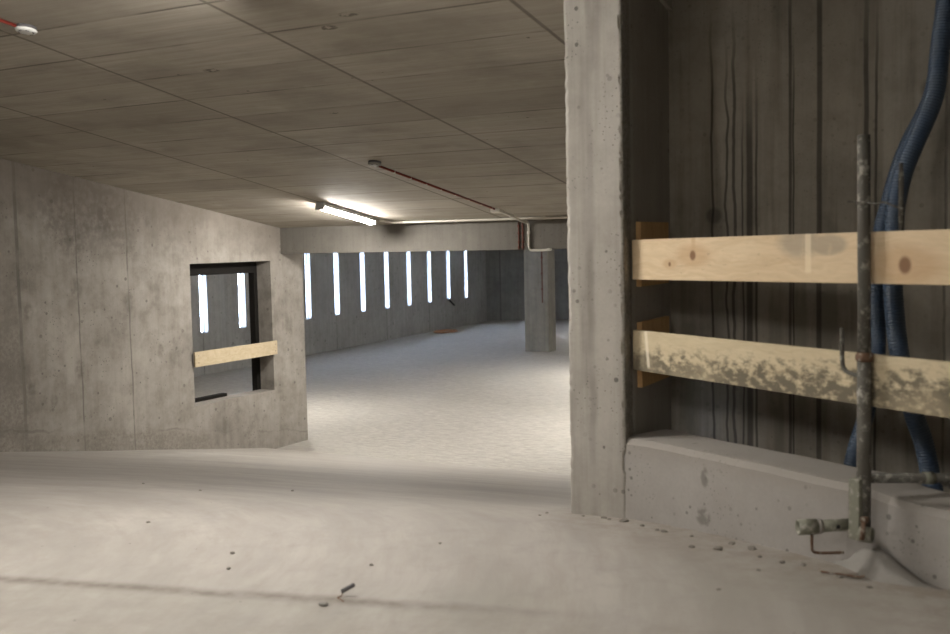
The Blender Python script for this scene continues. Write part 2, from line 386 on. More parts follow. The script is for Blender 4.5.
def tube(bm, path, r, segs=12, caps=True, inner=None):
    P = [V(p) for p in path]; n = len(P)
    T = [(P[min(i+1, n-1)]-P[max(i-1, 0)]).normalized() for i in range(n)]
    u = T[0].orthogonal().normalized(); rings = []; inn = []
    for i in range(n):
        u = (u - T[i]*u.dot(T[i])).normalized(); w = T[i].cross(u)
        rr = r(i) if callable(r) else r
        mk = lambda q: [bm.verts.new(P[i]+(u*math.cos(2*math.pi*k/segs)+w*math.sin(2*math.pi*k/segs))*q) for k in range(segs)]
        rings.append(mk(rr))
        if inner: inn.append(mk(inner))
    def skin(R):
        for a, b in zip(R, R[1:]):
            for k in range(segs): bm.faces.new((a[k], a[(k+1) % segs], b[(k+1) % segs], b[k]))
    skin(rings)
    if inner:
        skin(inn)
        for a, b in ((rings[0], inn[0]), (rings[-1], inn[-1])):
            for k in range(segs): bm.faces.new((a[k], a[(k+1) % segs], b[(k+1) % segs], b[k]))
    elif caps:
        bm.faces.new(rings[0][::-1]); bm.faces.new(rings[-1])
    return bm
def T1(*a, **k): return tube(bmesh.new(), *a, **k)
def at(bm, o):      # move mesh into the frame of its root
    bmesh.ops.translate(bm, verts=bm.verts, vec=-V(o)); return bm

# ------------------------------------------------------------------ levels
SLOPE = .154; YB = 11.89; ZB = .27; FAR = -2.818; SOFFIT = -.093
def ceil_z(y): return ZB + SLOPE*(YB-y) if y > 3.0 else ZB + SLOPE*(YB-3.0)
DU = V((.867, -.498, 0)); DN = V((-.498, -.867, 0)); P0 = V((-1.73, 4.97, 0))     # line of the guard boards
def guard(t, off=0, z=0): return P0 + DU*t + DN*off + V((0, 0, z))
def soft(x, k): return .5*(x + math.sqrt(x*x + k*k))
def floor_z(x, y):
    yc = 3.3 + .19*(min(max(x, -9.3), -2)+9.3)
    z0 = -1.35 + .045*max(0, min(1, (x+4)/2)) + .018*max(0, min(1.6, x+1.9))
    t = soft(y-yc, .9-.45*min(1, max(0, (x+6)/4)))/(11.75-yc)
    t = min(t, 1) if t < .97 else 1-.0*(t)
    return z0 + (FAR - z0)*min(1, t)

# ------------------------------------------------------------------ setting
def floor_mesh():
    bm = bmesh.new(); s = .1; nx = 124; ny = 181; x0, y0 = -9.35, -6.2
    g = {}
    for i in range(nx+1):
        for j in range(ny+1):
            x, y = x0+i*s, y0+j*s
            g[i, j] = bm.verts.new((x, y, floor_z(x, y) + .006*noise.noise(V((x*.9, y*.9, 0)))))
    for i in range(nx):
        for j in range(ny):
            x, y = x0+(i+.5)*s, y0+(j+.5)*s
            d = (V((x, y, 0))-P0).dot(DN)
            if (x > -1.80 and d < -.13 and y < 5.9) or (x > -1.7 and y > 5.6): continue
            bm.faces.new((g[i, j], g[i+1, j], g[i+1, j+1], g[i, j+1]))
    for v in [v for v in bm.verts if not v.link_faces]: bm.verts.remove(v)
    return bm
tag(obj('floor', floor_mesh(), m_floor, smooth=True), 'smooth pale concrete landing and ramp with sweeping trowel marks', kind='structure')
bm = bmesh.new()
for pts in (((-18.6, 4), (-9.42, 4), (-9.42, 42), (-18.6, 42)), ((-9.42, 11.3), (-2, 11.3), (-2, 42), (-9.42, 42))):
    bm.faces.new([bm.verts.new((x, y, FAR+.003)) for x, y in pts])
r = bmesh.ops.extrude_face_region(bm, geom=bm.faces[:]); bmesh.ops.translate(bm, vec=(0, 0, -.2), verts=[v for v in r['geom'] if isinstance(v, bmesh.types.BMVert)])
tag(obj('floor', bm, m_floor2), 'rough pale concrete floor of the lower parking hall', kind='structure')

bm = bmesh.new()      # ceiling of the ramp: level strip, then sloping down to the beam, open above the shaft
def strip(ya, yb, xr):
    n = 24
    for k in range(n):
        a = ya+(yb-ya)*k/n; b = ya+(yb-ya)*(k+1)/n
        vs = [(-9.35, a), (xr(a), a), (xr(b), b), (-9.35, b)]
        lo = [bm.verts.new((x, y, ceil_z(y))) for x, y in vs]; hi = [bm.verts.new((x, y, ceil_z(y)+.25)) for x, y in vs]
        bm.faces.new(lo); bm.faces.new(hi[::-1])
        for i in range(4): bm.faces.new((lo[i], lo[(i+1) % 4], hi[(i+1) % 4], hi[i]))
edge = lambda y: min(3.1, max(-1.70, P0.x + (P0.y-y)/.498*.867))
strip(-6.3, 2.2, lambda y: 3.1); strip(2.2, 3.0, edge); strip(3.0, 4.2, edge); strip(4.2, 5.0, edge); strip(5.0, YB+.02, lambda y: -1.72)
bmesh.ops.remove_doubles(bm, verts=bm.verts, dist=1e-4)
tag(obj('ceiling', bm, m_ceil), 'board marked concrete ceiling sloping down to the beam', kind='structure')
bm = boxes(((-18.6, 4, SOFFIT), (-9.5, 12.26, .1)), ((-18.6, 12.26, SOFFIT), (-2, 42, .1)))
tag(obj('ceiling', bm, m_plain), 'flat concrete ceiling of the lower hall', kind='structure')

# left wall with its opening
oy0, oy1, oz0, oz1 = 10.06, 11.65, -1.985, -.185
bm = boxes(((-9.54, -6.2, -3.0), (-9.3, oy0, 1.75)), ((-9.54, oy1, -3.0), (-9.3, YB, .5)), ((-9.54, YB, -3.0), (-9.3, 12.38, SOFFIT-.001)), ((-9.54, oy0, -3.0), (-9.3, oy1, oz0)), ((-9.54, oy0, oz1), (-9.3, oy1, .8)))
tag(obj('wall_left', bm, m_left), 'grey concrete wall on the left with a square opening', kind='structure')
tag(obj('wall_right', boxes(((-1.98, 5.7, -3.2), (-1.76, 12.3, 1.4)), ((-2.0, 12.3, -3.2), (-1.8, 42, .1))), m_plain), kind='structure')
tag(obj('wall_rear', boxes(((-9.5, -6.4, -1.7), (3.3, -6.2, 1.8))), m_plain), kind='structure')
tag(obj('wall_side', boxes(((3.0, -6.2, -4.6), (3.2, 5.9, 3.2))), m_plain), kind='structure')
# shaft behind the guard boards
tag(obj('wall_shaft', boxes(((-1.76, 5.645, -4.4), (3.1, 5.85, 3.0))), m_shaft), 'dark stained concrete back wall of the shaft', kind='structure')
a, b = guard(.0, -.27), guard(5.6, -.27); c, d_ = guard(5.6, -.14), guard(.0, -.14)
obj('wall_shaft_front', prism([a, b, c, d_], -4.4, -1.71), m_side)['kind'] = 'structure'
a, b = guard(-.02, -.10), guard(5.6, -.10); c, d_ = guard(5.6, .0), guard(-.02, .0)
tag(obj('wall_shaft_upper', prism([a, b, c, d_], 1.36, 3.0), m_side), kind='structure')
tag(obj('wall_shaft_floor', boxes(((-1.9, 2, -4.6), (3.1, 5.8, -4.4))), m_side), kind='structure')
tag(obj('wall_shaft_top', boxes(((-1.9, 2, 3.0), (3.1, 5.85, 3.2))), m_side), kind='structure')
tag(obj('wall_shaft_left', boxes(((-1.95, 5.0, -4.6), (-1.765, 5.7, -1.5))), m_side), kind='structure')

tag(obj('wall_shaft_return', boxes(((-1.95, 4.9, 1.3), (-1.755, 5.85, 3.2))), m_side), kind='structure')
# outer wall of the hall with its slit windows (slightly skew), built in its own frame
WR = math.atan(.065); WO = V((-16.56, 22.2, 0))
def skew(x, y, z=0): return WO + V((x*math.cos(WR) - y*math.sin(WR), x*math.sin(WR)+y*math.cos(WR), z))
SL = [.06+1.417*k for k in range(-3, 8)]; hw = .122; sz0, sz1 = -1.87, -.16
bl = []; prev = -19; WT = .17
for c0 in SL:
    bl.append(((-WT, prev, -3.1), (0, c0-hw, 0))); bl.append(((-WT, c0-hw, -3.1), (0, c0+hw, sz0))); bl.append(((-WT, c0-hw, sz1), (0, c0+hw, 0))); prev = c0+hw
bl.append(((-WT, prev, -3.1), (0, 12.2, 0)))
w = obj('wall_outer', boxes(*bl), m_slit); w.location = WO; w.rotation_euler = (0, 0, WR); tag(w, 'grey concrete outer wall pierced by tall slit windows', kind='structure')
for i, c0 in enumerate(SL):
    bm = boxes(((-.14, c0-hw, sz0), (-.10, c0-hw+.014, sz1)), ((-.14, c0+hw-.014, sz0), (-.10, c0+hw, sz1)), ((-.14, c0-hw, sz0), (-.10, c0+hw, sz0+.014)), ((-.14, c0-hw, sz1-.014), (-.10, c0+hw, sz1)))
    f = obj('window_%d' % (i+1), bm, m_alu); f.location = WO; f.rotation_euler = (0, 0, WR); tag(f, kind='structure')
    obj('pane', boxes(((-.125, c0-hw+.01, sz0+.01), (-.119, c0+hw-.01, sz1-.01))), m_glass, f)
# end wall of the hall
fa = V((-17.40, 33.90, 0)); fd = V((2.64, 1.27, 0)).normalized(); fn = V((-fd.y, fd.x, 0))
q = [fa-fd*.4, fa+fd*17.6, fa+fd*17.6+fn*.2, fa-fd*.4+fn*.2]
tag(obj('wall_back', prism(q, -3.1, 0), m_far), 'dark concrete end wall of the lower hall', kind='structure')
tag(obj('wall_hall_near', boxes(((-18.6, 3.8, -3.1), (-9.5, 4.0, 0))), m_plain), kind='structure')

# ------------------------------------------------------------------ concrete things
# pillar with worn arrises
def rough_box(a, b, step, amp, seed):
    bm = bmesh.new(); box(bm, a, b)
    es = [e for e in bm.edges if abs((e.verts[0].co-e.verts[1].co).normalized().z) > .9]
    n = int((b[2]-a[2])/step)
    bmesh.ops.bevel(bm, geom=es, offset=.02, segments=4, affect='EDGES', profile=.72)
    es = [e for e in bm.edges if abs((e.verts[0].co-e.verts[1].co).normalized().z) > .9]
    bmesh.ops.subdivide_edges(bm, edges=es, cuts=n, use_grid_fill=True)
    for v in bm.verts:
        k = noise.noise(V((v.co.x*9, v.co.y*9, v.co.z*11))+V((seed, 0, 0)))
        k2 = noise.noise(V((v.co.x*5, v.co.y*5, v.co.z*34))+V((0, seed, 0)))
        c = V(((a[0]+b[0])/2, (a[1]+b[1])/2, v.co.z)); d = (v.co-c).normalized()
        if (v.co.x > b[0]-.0199 and v.co.y < a[1]+.0199) or (v.co.x < a[0]+.0199 and v.co.y < a[1]+.0199): v.co -= d*max(0, k*.6+k2*.8)*amp
    return bm
bm = rough_box((-2.045, 4.895, -2.05), (-1.745, 5.70, 1.5), .02, .016, 3)
tag(obj('concrete_pillar', bm, m_pillar), 'thick pale grey concrete pillar with pitted surface at the centre right', 'pillar')
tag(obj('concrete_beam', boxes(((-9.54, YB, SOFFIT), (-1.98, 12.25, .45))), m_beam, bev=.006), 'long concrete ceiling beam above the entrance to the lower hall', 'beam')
tag(obj('concrete_column', boxes(((-11.47, 24.6, FAR), (-10.80, 25.05, SOFFIT))), m_column, bev=.012), 'free standing square concrete column deep in the lower hall', 'column')

# curb
bm = bmesh.new(); N = 72; sec = []
for i in range(N+1):
    t = -.03 + (i*.03 if i < 12 else .36 + 4.84*(i-12)/(N-12))
    kink = -.045*max(0, 1-max(t, 0)/.3)**1.3 if t < 1.30 else min(.03, (t-1.30)*.3)
    fz = floor_z(*(guard(t, .02).xy)) - .06
    top = -.975 - (0 if t < 1.3 else min(.03, (t-1.3)*.15)) + .004*noise.noise(V((t*4, 0, 0)))
    j = .006*noise.noise(V((t*6, 5, 0)))
    prof = [(.035-kink, fz), (.025-kink+j, top-.03), (.005-kink+j, top-.004), (-.02-kink, top), (-.24, top+.004), (-.262, top-.02), (-.268, -1.7), (-.1, -1.7)]
    sec.append([bm.verts.new(guard(t, o, z)) for o, z in prof])
for a_, b_ in zip(sec, sec[1:]):
    for k in range(len(a_)): bm.faces.new((a_[k], a_[(k+1) % len(a_)], b_[(k+1) % len(a_)], b_[k]))
bm.faces.new(sec[0]); bm.faces.new(sec[-1][::-1])
curb = tag(obj('concrete_curb', bm, m_curb, smooth=False), 'low grey concrete curb under the wooden guard boards', 'curb')
# mortar heaped at the post foot
bm = bmesh.new(); n1, n2 = 22, 10; gr = []
for i in range(n1+1):
    u = i/n1; t = 1.20 + .60*u; hgt = .10*math.exp(-((u-.38)/.26)**2)
    out = .05 + .13*math.exp(-((u-.55)/.26)**2)
    row = []
    for j in range(n2+1):
        w_ = j/n2; o = .02 + out*w_; g0 = floor_z(*guard(t, o).xy)
        z = g0 - .03*w_ - .004 + hgt*(1-w_)**1.5 + .008*noise.noise(V((t*14, w_*6, 2)))
        row.append(bm.verts.new(guard(t, o, z)))
    gr.append(row)
for i in range(n1):
    for j in range(n2): bm.faces.new((gr[i][j], gr[i+1][j], gr[i+1][j+1], gr[i][j+1]))
r = bmesh.ops.extrude_face_region(bm, geom=bm.faces[:]); bmesh.ops.translate(bm, vec=(0, 0, -.05), verts=[v for v in r['geom'] if isinstance(v, bmesh.types.BMVert)])
tag(obj('mortar_fillet', bm, m_mortar, curb, smooth=True), 'smooth grey mortar heaped against the curb')

# ------------------------------------------------------------------ timber guard boards and cleats
ang = math.atan2(DU.y, DU.x)
def board(name, z, mat, L, label, h, kind_):
    bm = boxes(((0, 0, -h), (L, .027, 0)))
    o = obj(name, bm, mat, bev=.003); o.location = guard(0, 0, z) ; o.rotation_euler = (0, -.008 if kind_ else .004, ang-.042); return tag(o, label, 'board', 'pine guard boards across the shaft')
board('guard_board', .0, m_board_up, 3.2, 'upper horizontal pine guard board with two knots, cleaner of the two', .195, 1)
board('guard_board', -.445, m_board_lo, 3.2, 'lower horizontal pine guard board with black mould along its bottom edge', .198, 0)
for z0, z1, lb in ((-.235, .09, 'upper small brown wooden cleat behind the clean guard board'), (-.745, -.415, 'lower small brown wooden cleat behind the mouldy guard board')):
    bm = boxes(((-.015, 0, 0), (.012, .46, z1-z0))); o = obj('wooden_cleat', bm, m_cleat, bev=.002); o.location = (-1.728, 5.07, z0); tag(o, lb, 'wood block', 'cleats fixed to the pillar')
p = empty('window_plank', (-9.285, 10.05, -1.485)); tag(p, 'pale pine plank nailed across the opening in the left wall', 'plank')
obj('board', boxes(((0, 0, 0), (.027, 1.64, .19))), m_plank, p, bev=.002)
for y, z in ((.06, .05), (.06, .14), (1.6, .05), (1.6, .14)):
    obj('nail', T1([(.027, y, z), (.031, y, z)], .006, 8), m_tube, p)

# black bars set behind the opening
fr = empty('opening_frame', (-9.58, 10.8, -2.2)); tag(fr, 'black bars set behind the opening in the left wall', 'frame')
fx0, fx1 = -9.64, -9.545
for nm, a, b in (('top_bar', (fx0, 9.7, -.345), (fx1, 11.9, -.1)), ('side_post', (fx0, 11.585, -2.2), (fx1, 11.9, -.345)), ('bottom_bar', (fx0, 9.7, -2.2), (fx1, 10.95, -1.945)), ('side_post', (fx0, 9.7, -1.93), (fx1, 9.95, -.345))):
    obj(nm, at(boxes((a, b)), fr.location), m_frame, fr, bev=.004)

# ------------------------------------------------------------------ scaffold post
foot = guard(1.362, .036, -1.16)
ps = empty('scaffold_post', foot); tag(ps, 'upright cement splashed scaffold tube standing in front of the guard boards', 'scaffold tube')
def pt(t, off, z): return guard(t, off, z) - foot
top = pt(1.355, .036, .372)
obj('upper_tube', T1([pt(1.362, .036, -.49), pt(1.357, .036, 0), top], .0235, 20, inner=.020), m_tube, ps, True)
obj('lower_tube', T1([pt(1.362, .036, -1.16), pt(1.362, .036, -.47)], .0265, 20, inner=.0235), m_tube, ps, True)
obj('collar', T1([pt(1.362, .036, -.475), pt(1.362, .036, -.465), pt(1.362, .036, -.45), pt(1.362, .036, -.44)], lambda i: (.029, .033, .033, .026)[i], 20), m_rust, ps, True)
bm = boxes(((-.036, -.03, 0), (.012, .018, .235)));
fp = obj('foot_sleeve', bm, m_tube2, ps, bev=.006); fp.rotation_euler = (0, 0, ang); fp.location = pt(1.362, .05, -1.155)
bm = bmesh.new(); tube(bm, [pt(1.372, .070, -1.128), pt(1.415, .055, -1.128)], .030, 18, inner=.022)
obj('coupler', bm, m_tube2, ps, True)
cp = T1([pt(1.40, .095, -1.14), pt(1.41, .095, -1.06)], .009, 10); obj('coupler_bolt', cp, m_rust, ps, True)
obj('coupler_nut', T1([pt(1.41, .095, -1.07), pt(1.41, .095, -1.052)], .016, 6), m_rust, ps)
hk = smooth_path([pt(1.262, .04, -.355), pt(1.263, .04, -.42), pt(1.266, .04, -.49), pt(1.28, .04, -.516), pt(1.31, .04, -.527), pt(1.345, .045, -.53)], 5)
obj('hook', T1(hk, .0085, 10), m_tube, ps, True)
# wire tie and short bar
wt = empty('wire_tie', guard(1.36, .05, .12)); tag(wt, 'twisted dark wire tied around the scaffold tube above the guard boards', 'wire')
wp = []
for k in range(30):
    a = k/29*2*math.pi*1.6; wp.append(guard(1.357, .036, .113+.012*k/29) + DU*math.cos(a)*.028 + DN*math.sin(a)*.028 - wt.location)
obj('loop', T1(wp, .003, 6), m_tube, wt, True)
obj('tail', T1(smooth_path([guard(1.33, .05, .125)-wt.location, guard(1.31, .07, .128)-wt.location]), .003, 6), m_tube, wt, True)
obj('strand', T1(smooth_path([guard(1.383, .05, .12)-wt.location, guard(1.42, .05, .113)-wt.location, guard(1.45, .045, .118)-wt.location, guard(1.49, .03, .10)-wt.location, guard(1.515, .02, .092)-wt.location]), .0036, 6), m_tube, wt, True)
sb = T1([guard(1.452, -.05, .262), guard(1.456, -.045, .20), guard(1.462, -.04, -.08)], lambda i: (.007, .010, .010)[i], 10)
tag(obj('steel_bar', at(sb, guard(1.46, -.04, -.08)), m_tube, None, True), 'thin steel bar standing behind the upper guard board beside the scaffold tube', 'steel bar').location = guard(1.46, -.04, -.08)
# ledger tube to the right
ld = empty('ledger_tube', guard(1.40, .03, -.945)); tag(ld, 'horizontal scaffold tube running right from the post just above the curb', 'scaffold tube')
o0 = ld.location.copy()
LA = V((-.505, 4.245, -.931)); LD = V((.255, .190, -.017))
obj('tube', T1([LA-LD*.1-o0, LA+LD*6-o0], .019, 18, inner=.016), m_tube, ld, True)
obj('flange', T1([LA+LD*.62-o0, LA+LD*.74-o0], .024, 18), m_tube2, ld, True)
obj('bracket_rod', T1([LA+LD*.78-o0, LA+LD*.95+V((0, 0, -.03))-o0, LA+LD*1.1+V((0, 0, -.05))-o0], .009, 10), m_tube, ld, True)
# pipe stub at the foot with a hole, lying to the left
A_ = V((-.775, 4.125, -1.122)); B_ = V((-.588, 4.238, -1.118))
st = empty('pipe_stub', A_); tag(st, 'short hollow pipe end clamped level at the foot of the scaffold tube', 'pipe')
dv = (B_-A_).normalized(); Ls = (B_-A_).length
obj('sleeve', T1([V((0, 0, 0)), dv*.075], .030, 22, inner=.023), m_tube2, st, True)
obj('tube', T1([dv*.07, dv*(Ls)], .0235, 22, inner=.019), m_tube2, st, True)
side = V((-dv.y, dv.x, 0)).normalized(); side = side if side.y < 0 else -side
obj('pin_hole', T1([dv*.150+side*.020, dv*.150+side*.0246], .0085, 12), m_black, st, True)
obj('mortar_splash', T1([dv*.07, dv*.075, dv*.085, dv*.095], lambda i: (.026, .031, .031, .025)[i], 16), m_mortar, st, True)
pr = [dv*.055+V((0, 0, -.02)), dv*.055+V((0, 0, -.07)), dv*.055+V((.002, 0, -.093)), dv*.075+V((0, 0, -.104)), dv*.12+V((.01, 0, -.106)), dv*.16+V((.02, 0, -.105))]
obj('bent_pin', T1(smooth_path(pr, 5), .006, 8), m_rust, st, True)
sp2 = obj('bent_steel_wire', T1(smooth_path([(0, 0, 0), (.02, -.03, .003), (.09, -.03, .002), (.15, -.05, .006), (.17, -.045, .012)], 5), .004, 8), m_rust, None, True)
sp2.location = (-.70, 4.16, floor_z(-.70, 4.16)+.012); tag(sp2, 'bent rusty wire lying on the floor below the pipe end', 'wire')

# ------------------------------------------------------------------ blue hoses
HA = [(-0.352, 5.391, 1.069), (-0.373, 5.362, 0.85), (-0.395, 5.334, 0.63), (-0.471, 5.276, 0.412), (-0.504, 5.252, 0.321), (-0.528, 5.232, 0.226), (-0.546, 5.213, 0.112), (-0.549, 5.203, -0.003), (-.55, 5.18, -.23), (-.52, 5.18, -.55), (-.46, 5.18, -.81), (-.42, 5.20, -.94), (-.39, 5.20, -1.08), (-.36, 5.2, -1.31), (-.35, 5.2, -1.9), (-.36, 5.2, -2.6)]
HB = [(-0.357, 5.526, 1.095), (-0.387, 5.493, 0.871), (-0.417, 5.459, 0.646), (-0.51, 5.393, 0.423), (-0.557, 5.345, 0.273), (-0.588, 5.318, 0.138), (-0.615, 5.294, 0.013), (-.63, 5.26, -.24), (-.62, 5.23, -.56), (-.66, 5.19, -.82), (-.72, 5.14, -1.07), (-.73, 5.11, -1.33), (-.72, 5.11, -1.9), (-.7, 5.1, -2.6)]
for H, r0, lb in ((HA, .043, 'right hand thick blue corrugated hose hanging behind the guard boards'), (HB, .036, 'left hand thinner blue corrugated hose passing directly behind the scaffold tube')):
    P = resample(smooth_path([(x, y, z) for x, y, z in [(H[0][0]+.03, H[0][1], 2.99), (H[0][0]+.03, H[0][1], 2.2), (H[0][0]+.02, H[0][1], 1.5)]+H], 10), .0035)
    bm = T1(P, lambda i: r0 + .0022*math.sin(i*2*math.pi/4), 18)
    o = obj('corrugated_hose', at(bm, H[-1]), m_hose, None, True); o.location = H[-1]; tag(o, lb, 'hose', 'blue hoses hanging in the shaft')

# ------------------------------------------------------------------ lamps
def make_lamp():
    r = empty('batten_lamp', (0, 0, 0))
    bm = boxes(((-.062, -.555, -.048), (.062, .555, 0))); obj('housing', bm, m_house, r, bev=.006)
    bm = bmesh.new(); n = 12; rows = []
    for y in (-.545, .545):
        rows.append([bm.verts.new((.043*math.cos(math.pi+math.pi*k/n), y, -.049+.040*math.sin(math.pi+math.pi*k/n))) for k in range(n+1)])
    for k in range(n): bm.faces.new((rows[0][k], rows[0][k+1], rows[1][k+1], rows[1][k]))
    bm.faces.new(rows[0]); bm.faces.new(rows[1][::-1]); bm.faces.new((rows[0][0], rows[0][n], rows[1][n], rows[1][0]))
    obj('diffuser', bm, m_glow, r, True)
    for s in (-1, 1):
        obj('end_cap', boxes(((-.064, .545 if s > 0 else -.57, -.092), (.064, .57 if s > 0 else -.545, .0))), m_house, r, bev=.008)
    for y in (-.35, .35): obj('clip', boxes(((-.067, y-.012, -.055), (.067, y+.012, -.002))), m_house, r, bev=.003)
    return r
def copy_tree(o, parent=None):
    c = o.copy(); C.objects.link(c)
    if parent is not None: c.parent = parent
    for ch in [x for x in bpy.data.objects if x.parent == o]: copy_tree(ch, c)
    return c
lamp = make_lamp(); TS = -math.atan(SLOPE)
LAMPS = [((-7.41, 10.80, None), TS, 'lit fluorescent batten lamp on the ramp ceiling near the beam'),
         ((-3.75, 3.93, None), TS, 'lit batten lamp whose end shows at the top edge of the picture'),
         ((-3.82, -.6, None), 0, 'lit batten lamp on the landing ceiling behind the viewer, middle row'),
         ((-1.2, -1.2, None), 0, 'lit batten lamp on the landing ceiling behind the viewer, nearest the shaft'),
         ((-4.9, 16.4, SOFFIT), 0, 'lit batten lamp on the hall ceiling just past the beam'),
         ((-4.4, 14.2, SOFFIT), 0, 'added batten lamp out of view, brightening the hall floor past the beam'),  # extra lamp added out of view to lift the hall floor
         ((-7.4, 20.6, SOFFIT), 0, 'lit batten lamp on the hall ceiling level with the slit windows'),
         ((-11.2, 14.2, SOFFIT), 0, 'added batten lamp hidden behind the left wall, brightening the hall floor'),  # added where the wall hides it, brightens the hall floor
         ((-5.2, 19.4, SOFFIT), 0, 'added batten lamp out of view beside the right wall, brightening the hall'),  # another unseen lamp added for more light in the hall
         ((-9.4, 29.6, SOFFIT), 0, 'lit batten lamp on the hall ceiling beyond the column')]
for i, (p_, tilt, lb) in enumerate(LAMPS):
    o = lamp if i == 0 else copy_tree(lamp)
    z = p_[2] if p_[2] is not None else ceil_z(p_[1])
    o.location = (p_[0], p_[1], z-.002); o.rotation_euler = (tilt, 0, 0); tag(o, lb, 'lamp', 'fluorescent ceiling lamps')

# ------------------------------------------------------------------ detectors, cables, conduits
def detector(y, lb, dm):
    r = empty('smoke_detector', (-5.50, y, ceil_z(y)), (TS, 0, 0)); tag(r, lb, 'detector', 'round detectors on the ceiling')
    obj('base', T1([(0, 0, -.001), (0, 0, -.016), (0, 0, -.020)], lambda i: (.062, .062, .055)[i], 28), m_stub, r, True)
    obj('body', T1([(0, 0, -.018), (0, 0, -.024), (0, 0, -.034), (0, 0, -.040)], lambda i: (.060, .066, .060, .04)[i], 32), dm, r, True)
    for k in range(6):
        a = k*math.pi/3+.3; obj('slot', T1([(.044*math.cos(a), .044*math.sin(a), -.0365), (.044*math.cos(a+.5), .044*math.sin(a+.5), -.0365)], .005, 6), m_black, r)
detector(4.60, 'white round smoke detector at the upper left corner of the ceiling', m_detw)
detector(8.50, 'dirty grey round smoke detector at the end of the long red cable', m_detg)
def cable(name, pts, r, mat, clips, cmat, lb, cat, group=None, csz=.012, sub=1):
    o0 = V(pts[0]); root = empty(name, o0); tag(root, lb, cat, group)
    P = [V(p)-o0 for p in pts]; P = smooth_path(P, sub) if sub > 1 else P
    obj('cable' if 'cable' in name else 'pipe', T1(P, r, 10), mat, root, True)
    for c in clips: obj('clip', boxes(tuple((V(c)-o0+V((s*csz, s*csz, s*csz))) for s in (-1, 1))), cmat, root, bev=.003)
    return root
cz = lambda y, d=.014: ceil_z(y)-d
cable('red_cable', [(-5.54, 2.6, cz(2.6)), (-5.54, 4.2, cz(4.2)), (-5.52, 4.565, cz(4.565))], .011, m_red, [(-5.54, y, cz(y)) for y in (2.9, 3.4, 3.9, 4.35)], m_red, 'short red cable leading to the detector at the upper left corner', 'cable', csz=.014)
cable('red_cable', [(-5.54, 8.64, cz(8.64)), (-5.515, 10.0, cz(10)), (-5.50, 11.02, cz(11.02))], .011, m_red, [(-5.54+.016*(y-8.64), y, cz(y, .016)) for y in (8.9, 9.2, 9.5, 9.8, 10.1, 10.4, 10.7, 10.95)], m_white, 'long red cable clipped along the ceiling from the dark detector to the junction box', 'cable', csz=.011)
jb = obj('junction_box', boxes(((-.06, -.05, -.045), (.06, .05, 0))), m_white, None, bev=.008); jb.location = (-5.50, 11.08, ceil_z(11.08)-.001); jb.rotation_euler = (TS, 0, 0); tag(jb, 'small white junction box on the ceiling at the end of the red cable', 'junction box')
yb = YB-.018
cable('white_conduit', [(-5.49, 11.14, cz(11.14, .02)), (-5.475, 11.48, cz(11.48, .03)), (-5.467, 11.66, cz(11.66, .046)), (-5.465, 11.76, cz(11.76, .04)), (-5.46, 11.84, cz(11.84, .035)), (-5.46, yb, ZB-.09), (-5.46, yb, .05), (-5.46, yb, -.05), (-5.445, yb, -.092), (-5.40, yb, -.103), (-5.26, yb, -.102), (-5.16, yb, -.094)], .0150, m_white, [(-5.48, 11.42, cz(11.42, .02)), (-5.46, yb, .12), (-5.19, yb, -.096)], m_white, 'white conduit bending from the ceiling down the front of the beam', 'conduit', csz=.017, sub=6)
yc_ = 11.66
cable('white_conduit', [(-7.36, 11.46, cz(11.46, .022)), (-7.30, 11.60, cz(11.60, .018)), (-7.15, yc_, cz(yc_, .018)), (-6.0, yc_, cz(yc_, .018)), (-4.5, yc_, cz(yc_, .018)), (-1.95, yc_, cz(yc_, .018))], .0150, m_white, [(x, yc_, cz(yc_, .018)) for x in (-7.1, -6.35, -5.6, -5.15, -4.3, -3.5)], m_white, 'long straight white conduit running along the ceiling from the lamp to the pillar', 'conduit', csz=.017, sub=3)
for x, lb in ((-5.60, 'left of two brown cables running down the beam'), (-5.545, 'right of two brown cables running down the beam')):
    cable('brown_cable', [(x, YB-.010, .25), (x, YB-.010, -.09)], .010, m_brown, [(x, YB-.012, z) for z in (.2, .11, .0, -.06)], m_brown, lb, 'cable', csz=.013)
cable('brown_cable', [(-10.96, 24.59, SOFFIT-.02), (-10.96, 24.59, -1.55)], .013, m_brown, [(-10.96, 24.59, z) for z in (-.4, -.8, -1.2)], m_brown, 'thin brown cable running down the right side of the hall column', 'cable', csz=.02)

# ------------------------------------------------------------------ small loose things
hp = skew(.0, 7.95, -1.87)
blk = obj('black_cable_end', at(T1(smooth_path([skew(-.09, 8.50, -1.855), skew(.03, 8.50, -1.84), skew(.07, 8.52, -1.90), skew(.08, 8.64, -1.97), skew(.10, 8.78, -2.06)], 6), .030, 10), skew(0, 8.50, -1.86)), m_black, None, True)
blk.location = skew(0, 8.50, -1.86); tag(blk, 'short black cable end poking in over the sill of a slit window', 'cable')
oc = V((-16.45, 29.3, FAR)); P = []
for k in range(140):
    a = k/139*2*math.pi*3.2; P.append(V((math.cos(a)*(.42+.03*math.sin(k*.31)), math.sin(a)*(.62+.04*math.cos(k*.27)), .022+.012*(k/139)*2+.004*math.sin(k))))
P = [V((q.x*.75, q.y*.75, q.z)) for q in P]
o = obj('orange_hose', T1(P, .018, 8), m_orange, None, True); o.location = oc; tag(o, 'orange hose coiled on the hall floor near the slit windows', 'hose')

